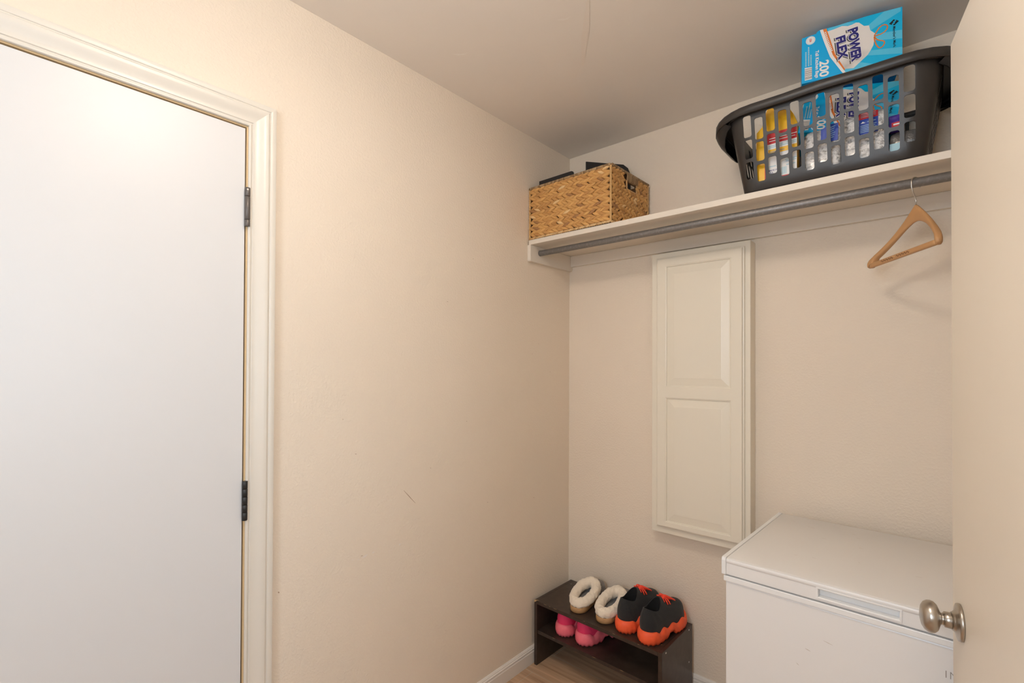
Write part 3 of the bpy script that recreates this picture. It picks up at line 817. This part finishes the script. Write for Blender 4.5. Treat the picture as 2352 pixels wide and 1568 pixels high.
ROWZ = [(1.9905, 2.0425), (2.0525, 2.1105), (2.1180, 2.1830)]
for i in range(13):
    x = .9565 + .0342*i - LBX; st = .0075 if i % 2 == 0 else -.0070
    for z0, z1 in ROWZ: slot(x, .0242, z0+st-LBZ, z1+st-LBZ, 'y')
for z0, z1 in ROWZ:
    for k in range(5):
        if (z0 > 2.1 and 0 < k < 4): continue
        slot(-.075+.0375*k, .024, z0-LBZ, z1-LBZ, 'x')
cutter = cut.build('cutter', M_LAUN, lb_t)
bpy.context.view_layer.update()
md = body.modifiers.new('cut', 'BOOLEAN'); md.object = cutter; md.operation = 'DIFFERENCE'; md.solver = 'EXACT'
dg = bpy.context.evaluated_depsgraph_get()
me = bpy.data.meshes.new_from_object(body.evaluated_get(dg))
body.modifiers.remove(md); body.data = me; bpy.data.objects.remove(cutter)
for p in me.polygons: p.use_smooth = True
md = body.modifiers.new('split', 'EDGE_SPLIT'); md.split_angle = math.radians(38)
# rolled rim, a little higher along the middle of each long side
b = MB(); rings = []
zt_ = LZt-LBZ
btop = lring(1, 0)
base = rrect(0, (btop[0].y*0) + (max(p.y for p in btop)+min(p.y for p in btop))/2,   .3140, (max(p.y for p in btop)-min(p.y for p in btop))/2, .125, zt_, 7, 4)
n = len(base)
def nrm_at(P, i):
    t = P[(i+1) % n]-P[i-1]; return Vector((t.y, -t.x, 0)).normalized()
prof = [(-.0030, -.010), (-.0030, .004), (.001, .0085), (.012, .0098), (.0195, .0085), (.0222, .0045), (.0230, -.0190), (.0207, -.0190), (.0198, .0025), (.0175, .0060), (.004, .0055), (.0010, -.002), (.0008, -.010)]
for i, p in enumerate(base):
    nn = nrm_at(base, i)
    lift = .0042*(1-sstep(.062, .076, abs(p.x + .0))) if abs(p.y-.0) > .1 else 0
    rings.append([Vector((p.x, p.y, zt_)) + nn*o_ + Vector((0, 0, z_ + (lift if z_ > -.012 else lift*.5))) for o_, z_ in prof])
b.loft(rings, 0, True, True, loop=True)
dz_ = Vector((0, 0, .0026))
b.loft([btop, base, [p - dz_ for p in base], [p - dz_ for p in btop]], 0, False, True, loop=True)
b.build('rim', M_LAUN, lb_t)
for sg in (-1, 1):
    b = MB(); rings = []
    sel = [i for i, p in enumerate(base) if p.x*sg > .225 and -.175 < p.y < .175]
    sel.sort(key=lambda i: base[i].y)
    for i in sel:
        p = base[i]; nn = nrm_at(base, i)
        h = .010 + .044*(1-sstep(.06, .168, abs(p.y)))
        P0 = Vector((p.x, p.y, zt_)) + nn*.0226; q = []
        for f, o_ in ((0, 0), (.35, -.002), (.7, -.012), (1, -.028)):
            q.append(P0 + nn*o_ + Vector((0, 0, -.010 - h*f)))
        back = [v - nn*.0028 for v in reversed(q)]
        rings.append(q + back)
    b.loft(rings, 0, True, True, True, True)
    b.build('handle', M_LAUN, lb_t)

# ------------------------------------------------------------------ bag cartons
V0 = 2.2625
CW, CD = .2500, .118
def text_layers(mb, body, p0, d, length, height, layers, shear=0, align_end=None):
    """fit a line of text to a length and cap height; d = reading direction on the face"""
    d = Vector((d[0], d[1])).normalized(); e = Vector((-d.y, d.x))
    t0 = text_mesh(body, 1, 0, shear=shear)
    x0, x1 = text_len(t0)
    caps = text_mesh('H', 1, 0); hc_ = max(v.co.y for v in caps.vertices)
    sx, sy_ = length/(x1-x0), height/hc_
    for bold, m, off, y in layers:
        t = text_mesh(body, 1, bold, shear=shear)
        def F(c):
            q = Vector(p0) + d*((c.x-x0)*sx) + e*(c.y*sy_) + Vector(off)
            return Vector((q.x, -y, q.y))
        mb.mesh(t, F, m)
def carton(label, loc, rot):
    t = thing('bag_carton', label, 'box', loc, rot=rot, group='kitchen bag cartons')
    h = lambda v: v-V0
    OUTL = [(0, 0), (CW, 0), (CW, h(2.4168)), (.205, h(2.4180)), (.1617, h(2.4187)), (.125, h(2.4166)), (.0899, h(2.4152)), (.0485, h(2.4169)), (.0414, h(2.4133)), (.0388, h(2.4086)), (.001, h(2.4061))]
    b = MB(); b.extrude(OUTL, 0, CD, lambda u, v, hh: Vector((u, hh, v)), 0)
    for k in range(len(b.m)): b.m[k] = 0
    b.m[1] = 1                                             # right end panel in dark board
    b.build('carton', [M_CYAN3, M_CARD], t, fix=True)
    mats = [M_CYAN, M_CYAN2, M_BAG, M_WHITE, M_ORPR, M_NAVY, M_SHADOWPR, M_BLACKPR, M_GREYPR, M_PALE, M_RED]
    b = MB()
    def pl(pts, m, y): b.poly([Vector((u, -y, h(v))) for u, v in pts], m)
    # background right of the white arc
    pl([(.0485, 2.4165), (.0586, 2.3773), (.0746, 2.324), (.1032, 2.2718), (.108, V0), (CW-.0005, V0), (CW-.0005, 2.4166), (.205, 2.4176), (.1617, 2.4184), (.125, 2.4163), (.0899, 2.4149)], 0, .00015)
    for P in ([(.165, 2.386), (.208, 2.4176), (.2465, 2.4164), (.2465, 2.405), (.172, 2.371)], [(.186, 2.358), (.2495, 2.350), (.2495, 2.325), (.182, 2.340)],
              [(.176, 2.313), (.2495, 2.300), (.2495, 2.281), (.168, 2.300)], [(.150, 2.286), (.20, V0), (.110, V0), (.104, 2.277)], [(.070, 2.414), (.118, 2.4163), (.140, 2.410), (.112, 2.405), (.07, 2.405)]):
        pl(P, 1, .0003)
    bag = [(.0640, 2.405), (.0698, 2.4056), (.085, 2.4065), (.1053, 2.4096), (.1195, 2.4047), (.130, 2.4055), (.14, 2.4082), (.1475, 2.4056), (.1599, 2.3911), (.1718, 2.3887), (.1747, 2.3732), (.1867, 2.3596), (.1821, 2.3262), (.1746, 2.3117), (.1685, 2.3019), (.1338, 2.2726), (.1073, 2.2773), (.1032, 2.2815), (.0875, 2.318), (.0750, 2.344), (.069, 2.375)]
    pl(bag, 2, .0005)
    def band(A, B, m, y): pl(A + B[::-1], m, y)
    band([(.0556, 2.4155), (.0650, 2.3777), (.0805, 2.3273), (.1090, 2.2724)], [(.0655, 2.4154), (.0745, 2.3817), (.0875, 2.3300), (.1130, 2.2750)], 4, .0007)
    band([(.0485, 2.4157), (.0586, 2.3773), (.0746, 2.324), (.1032, 2.2718), (.109, V0)], [(.0565, 2.4157), (.0668, 2.3777), (.0822, 2.3273), (.1105, 2.2724), (.1160, V0)], 3, .0009)
    for k in range(12):                                    # small print on the orange band
        v = 2.405 - k*.0055; u = .0612 + (2.412-v)*.225 + ((2.412-v)**2)*.6
        pl([(u-.0018, v), (u+.0022, v+.0008), (u+.0022, v-.0028), (u-.0018, v-.0034)], 3, .0009)
    # drawstring bow
    def ribbon(P, w, m, y):
        L_, R_ = [], []
        for i, p in enumerate(P):
            a = Vector(P[max(i-1, 0)]); c = Vector(P[min(i+1, len(P)-1)]); d = (c-a).normalized(); e = Vector((-d.y, d.x))*w
            L_.append(Vector(p)+e); R_.append(Vector(p)-e)
        for i in range(len(P)-1):
            pl([L_[i], L_[i+1], R_[i+1], R_[i]], m, y)
    ribbon([(.1841, 2.3528), (.1900, 2.3640), (.1962, 2.3734), (.2025, 2.3778), (.2085, 2.3785), (.2135, 2.3755), (.2160, 2.3699), (.2140, 2.3630), (.2085, 2.3570), (.2004, 2.3535), (.1841, 2.3517)], .0016, 4, .0007)
    ribbon([(.1841, 2.3510), (.1850, 2.3400), (.1875, 2.3302), (.1910, 2.3210), (.1950, 2.3145), (.1995, 2.3130), (.2050, 2.3165), (.2084, 2.3234), (.2080, 2.3290), (.2030, 2.3330), (.1960, 2.3360), (.1900, 2.3410), (.1845, 2.3500)], .0016, 4, .0008)
    # lettering
    for body, p0, d, ln, ht, dx in (('POWER', (.1205, h(2.3910)), (.100, -.995), .0975, .0225, 0), ('FLEX', (.0905, h(2.3765)), (.100, -.995), .0665, .0215, 0)):
        text_layers(b, body, p0, d, ln, ht, [(.105, 6, (-.0026, -.0012), .0009), (.095, 3, (0, 0), .0011), (.050, 5, (0, 0), .0013)])
    text_layers(b, '200', (.0482, h(2.3180)), (0, -1), .048, .0225, [(.03, 3, (0, 0), .0005)])
    text_layers(b, 'Tall Kitchen Bags', (.0370, h(2.3550)), (0, -1), .0845, .0085, [(.025, 3, (0, 0), .0005)])
    text_layers(b, "Member's Mark.", (.2282, h(2.3655)), (.01, -1), .0622, .0062, [(.012, 7, (0, 0), .0009)])
    # diamond mark: two halves split by a stepped gap
    cx_, cy_ = .2306, 2.3772
    pl([(cx_-.0115, cy_-.0004), (cx_-.0008, cy_+.0092), (cx_+.0030, cy_+.0060), (cx_-.0030, cy_+.0022), (cx_-.0010, cy_+.0004), (cx_-.0048, cy_-.0022), (cx_-.0050, cy_-.0060)], 7, .0009)
    pl([(cx_+.0115, cy_+.0004), (cx_+.0008, cy_-.0092), (cx_-.0030, cy_-.0062), (cx_+.0030, cy_-.0022), (cx_+.0010, cy_-.0004), (cx_+.0048, cy_+.0022), (cx_+.0050, cy_+.0060)], 7, .0009)
    # round seal
    def disc(cx, cy, r, m, y, n=28): pl([(cx+r*math.cos(2*PI*i/n), cy+r*math.sin(2*PI*i/n)) for i in range(n)], m, y)
    disc(.0239, 2.3920, .0128, 3, .0005); disc(.0239, 2.3920, .0113, 9, .0006); disc(.0239, 2.3920, .0106, 3, .0007)
    text_layers(b, 'USA', (.0213, h(2.3973)), (0, -1), .0105, .0055, [(.03, 10, (0, 0), .0009)])
    # small print lines
    for u, va, vb in ((.0249, 2.3468, 2.3139), (.0187, 2.3732, 2.3133), (.0114, 2.3596, 2.3119)):
        v = va
        while v > vb:
            w = random.uniform(.0022, .0052); pl([(u-.0016, v), (u+.0016, v), (u+.0016, max(vb, v-w)), (u-.0016, max(vb, v-w))], 9, .0005); v -= w+.0009
    # barcode
    pl([(.0082, 2.3100), (.0274, 2.3085), (.0274, 2.2705), (.0082, 2.2705)], 3, .0005)
    v = 2.3055
    while v > 2.2745:
        w = random.uniform(.0006, .0022); pl([(.0085, v), (.0272, v), (.0272, v-w), (.0085, v-w)], 8, .0007); v -= w + random.uniform(.0006, .0018)
    b.build('printed_front', mats, t, fix=False)
    return t
carton('blue kitchen bag carton standing out above the laundry basket, near the ceiling', (1.104, -.33, V0), (0, 0, math.atan2(.05, .24)))
R2 = Matrix(((.97369675, -.20604826, .09725614), (.1688243, .93908824, .29935203), (-.15301306, -.2750589, .94917312)))
Rm = Matrix((R2[0], R2[1], R2[2]))
c2 = Rm @ Vector((-.125, 0, V0-2.34)) + Vector((1.20853751+.011, -.2735+.002, 2.18683374-.015))
carton('shaded kitchen bag carton lying tilted inside the laundry basket, seen through the slots', c2, Rm.to_euler())

# ------------------------------------------------------------------ things in the laundry basket
BZ = LBZ + .0046
po = thing('yellow_pouch', 'yellow pouch with red and white label inside the laundry basket', 'pouch', (1.0345, -.30, BZ))
def pp(x, y, z): return Vector((x-1.0345, y+.30, z-BZ))
b = MB()
PO = [(.974, BZ), (.9705, 2.06), (.972, 2.150), (.9885, 2.165), (.9985, 2.205), (1.006, 2.222), (1.066, 2.205), (1.0800, 2.180), (1.0900, 2.150), (1.0905, 2.05), (1.088, BZ)]
fr_ = [pp(x, -.3245, z) for x, z in PO]; mid = [pp(1.0345+(x-1.0345)*1.01, -.300, z) for x, z in PO]; bk = [pp(x, -.288 - .02*max(0, (z-2.1)/.12), z) for x, z in PO]
b.loft([fr_, mid, bk], 0, False, True, True, True); b.build('pouch', M_YEL, po, bevel=.004)
b = MB(); yl = -.3249
def rect(x0, x1, z0, z1, m, d): b.poly([pp(x0, yl-d, z0), pp(x1, yl-d, z0), pp(x1, yl-d, z1), pp(x0, yl-d, z1)], m)
rect(.9965, 1.0895, 1.9800, 2.1375, 0, 0)
rect(1.0030, 1.0895, 1.9905, 2.1010, 1, .0003)
rect(1.0070, 1.0895, 2.0680, 2.0830, 2, .0006)
for k, (x0, x1, z, m) in enumerate(((1.010, 1.09, 2.118, 1), (1.010, 1.085, 2.110, 1), (1.008, 1.05, 2.0945, 3), (1.06, 1.088, 2.0945, 3), (1.008, 1.088, 2.0895, 3), (1.010, 1.055, 2.0745, 4), (1.008, 1.04, 2.0605, 3), (1.056, 1.09, 2.040, 3), (1.008, 1.03, 2.027, 3), (1.058, 1.088, 2.034, 3), (1.060, 1.085, 2.022, 3))):
    rect(x0, x1, z-.0012, z+.0012, m, .0009)
rect(1.072, 1.0735, 2.036, 2.060, 4, .0009); rect(1.040, 1.041, 2.040, 2.060, 4, .0009)
text_layers_m = text_mesh('MADE IN', 1, .01)
def put(body, x, z, sz, m):
    t_ = text_mesh(body, sz, sz*.012); b.mesh(t_, lambda c: pp(x + c.x, yl-.0009, z + c.y), m)
put('MADE IN', 1.006, 2.0115, .0075, 5); put('USA', 1.0085, 2.0035, .0075, 5)
for k in range(7): rect(1.046+.0022*k, 1.0472+.0022*k, 1.995, 2.017, 3, .0009)
b.build('label', [M_RED, M_WHITE, M_YEL, M_PALE, M_GREYPR, M_NAVY], po, fix=False)

def pack(name, label, x0, x1, z1, y1, m, labels, group, cat='pack', z0=None, r=.013):
    z0 = BZ if z0 is None else z0
    o = thing(name, label, cat, ((x0+x1)/2, -.30, z0), group=group)
    P = lambda x, y, z: Vector((x-(x0+x1)/2, y+.30, z-z0))
    b = MB(); nx, nz = 14, 16; rings = []
    # pillow: front and back sheets meeting at the edges, crumpled
    yf, yb = -.3245, y1; ym = (yf+yb)/2
    for j in range(nz+1):
        fz_ = j/nz; row = []
        ez = (1-abs(2*fz_-1)**6)**.5 if 0 < fz_ < 1 else 0
        per = []
        for i in range(2*nx):
            a = 2*PI*i/(2*nx); cx_, sx = math.cos(a), math.sin(a)
            ux = math.copysign(abs(cx_)**.35, cx_); uy = math.copysign(abs(sx)**.35, sx)
            k = .82 + .18*ez
            p = Vector((lerp(x0, x1, .5+.5*ux*k), ym + (yb-yf)/2*uy*(.35+.65*ez), lerp(z0, z1, fz_)))
            w = NZ_.noise(p*70)*.0022
            p += Vector((NZ_.noise(p*60+Vector((5, 0, 0)))*.002*(1 if 0 < fz_ < 1 else 0), max(w, -.0006), 0))
            per.append(P(*p))
        rings.append(per)
    b.loft(rings, 0, True, True, True, True); b.build('wrapper', m, o)
    if labels:
        b = MB(); ms = []
        for k, (pts, lm) in enumerate(labels):
            ms.append(lm); d = .0018 + .0002*k
            b.poly([P(x, -.3245-d, z) for x, z in pts], k)
        b.build('label', ms, o, fix=False)
    return o
R_ = lambda x0, x1, z0, z1: [(x0, z0), (x1, z0), (x1, z1), (x0, z1)]
labA = [([(1.1545, 2.060), (1.1980, 2.0600), (1.2000, 2.1115), (1.1755, 2.1130), (1.1545, 2.1010)], M_BLUE)]
for k in range(6): labA.append(([(1.176, 2.103-.0065*k), (1.192-.002*(k % 3), 2.1055-.0065*k), (1.192-.002*(k % 3), 2.104-.0065*k), (1.176, 2.1015-.0065*k)], M_PALE))
pack('silver_pack', 'crinkled silver pack with blue label, nearer the yellow pouch', 1.1075, 1.2040, 2.1080, -.294, M_CRINK, labA, 'silver packs in the laundry basket')
labB = [(R_(1.2500, 1.2955, 2.0560, 2.1180), M_BLUE), (R_(1.2500, 1.2955, 2.1000, 2.1180), M_RED), ([(1.254, 2.0885), (1.2595, 2.0935), (1.266, 2.0885)], M_WHITE), (R_(1.270, 1.290, 2.0895, 2.0912), M_PALE)]
for k in range(5): labB.append((R_(1.2535, 1.2920-.003*(k % 2), 2.0805-.0048*k, 2.0820-.0048*k), M_PALE))
for k in range(3): labB.append((R_(1.2545, 1.290, 2.1050+.0042*k, 2.1062+.0042*k), M_PALE))
pack('silver_pack', 'crinkled silver pack with red and blue label, farther from the yellow pouch', 1.2065, 1.3160, 2.1220, -.294, M_CRINK, labB, 'silver packs in the laundry basket')
pack('smoky_bag', 'dark see-through bag at the right end of the laundry basket', 1.3200, 1.3880, 2.0440, -.25, M_SMOKE, [(R_(1.3215, 1.3500, 1.9640, 2.0080), M_PALE)], None, 'bag')
pack('violet_packet', 'small violet packet with red logo lying on the smoky bag', 1.3190, 1.3520, 2.0930, -.29, M_PURP, [(R_(1.3260, 1.3480, 2.0530, 2.0680), M_RED), (R_(1.3300, 1.3440, 2.0600, 2.0640), M_WHITE)], None, 'packet', z0=2.0460)

# ------------------------------------------------------------------ lights
LX, LY = .93, -1.62
cl = thing('ceiling_light', 'round flush ceiling light with frosted glass dome', 'lamp', (LX, LY, H))
b = MB(); b.lathe([(.085, -.0005), (.087, -.004), (.084, -.018), (.030, -.024), (.014, -.028), (.014, -.058)], Matrix.Identity(4), 40); b.build('lamp_base', M_LAMPB, cl)
b = MB(); b.lathe([(.016, -.052), (.080, -.056), (.128, -.066), (.140, -.078), (.138, -.092), (.120, -.112), (.084, -.128), (.040, -.136), (.004, -.138)], Matrix.Identity(4), 40); b.build('lamp_glass', M_GLOW, cl)

def area(name, loc, target, sx, sy_, power, col):
    l = bpy.data.lights.new(name, 'AREA'); l.shape = 'RECTANGLE'; l.size = sx; l.size_y = sy_; l.energy = power; l.color = col
    o = bpy.data.objects.new(name, l); COL.objects.link(o); o.location = loc
    o.rotation_euler = (Vector(target)-Vector(loc)).to_track_quat('-Z', 'Y').to_euler(); return o
area('added_window_fill', ((WX0+WX1)/2, YF-.14, (WZ0+WZ1)/2), ((WX0+WX1)/2, 0, 1.45), .62, .76, 22, (.72, .86, 1.0))  # cool area light added as fill towards the back wall and freezer
area('added_hall_daylight', (XR+1.36, (HY0+HY1)/2, (HW0+HW1)/2), (0, (HY0+HY1)/2, 1.0), .96, 1.16, 15, (.68, .84, 1.0))  # area light added to send cool daylight through the doorway onto the left door
w = bpy.data.worlds.new('world'); SC.world = w; w.use_nodes = True
w.node_tree.nodes['Background'].inputs['Color'].default_value = (.78, .88, 1, 1)
w.node_tree.nodes['Background'].inputs['Strength'].default_value = .6

SC.view_settings.view_transform = 'Standard'; SC.view_settings.look = 'None'
SC.view_settings.exposure = 0.10; SC.view_settings.gamma = 1.0
SC.view_settings.use_curve_mapping = False
SC.cycles.use_denoising = True
SC.cycles.use_adaptive_sampling = True; SC.cycles.adaptive_threshold = .02
SC.cycles.max_bounces = 10; SC.cycles.diffuse_bounces = 6
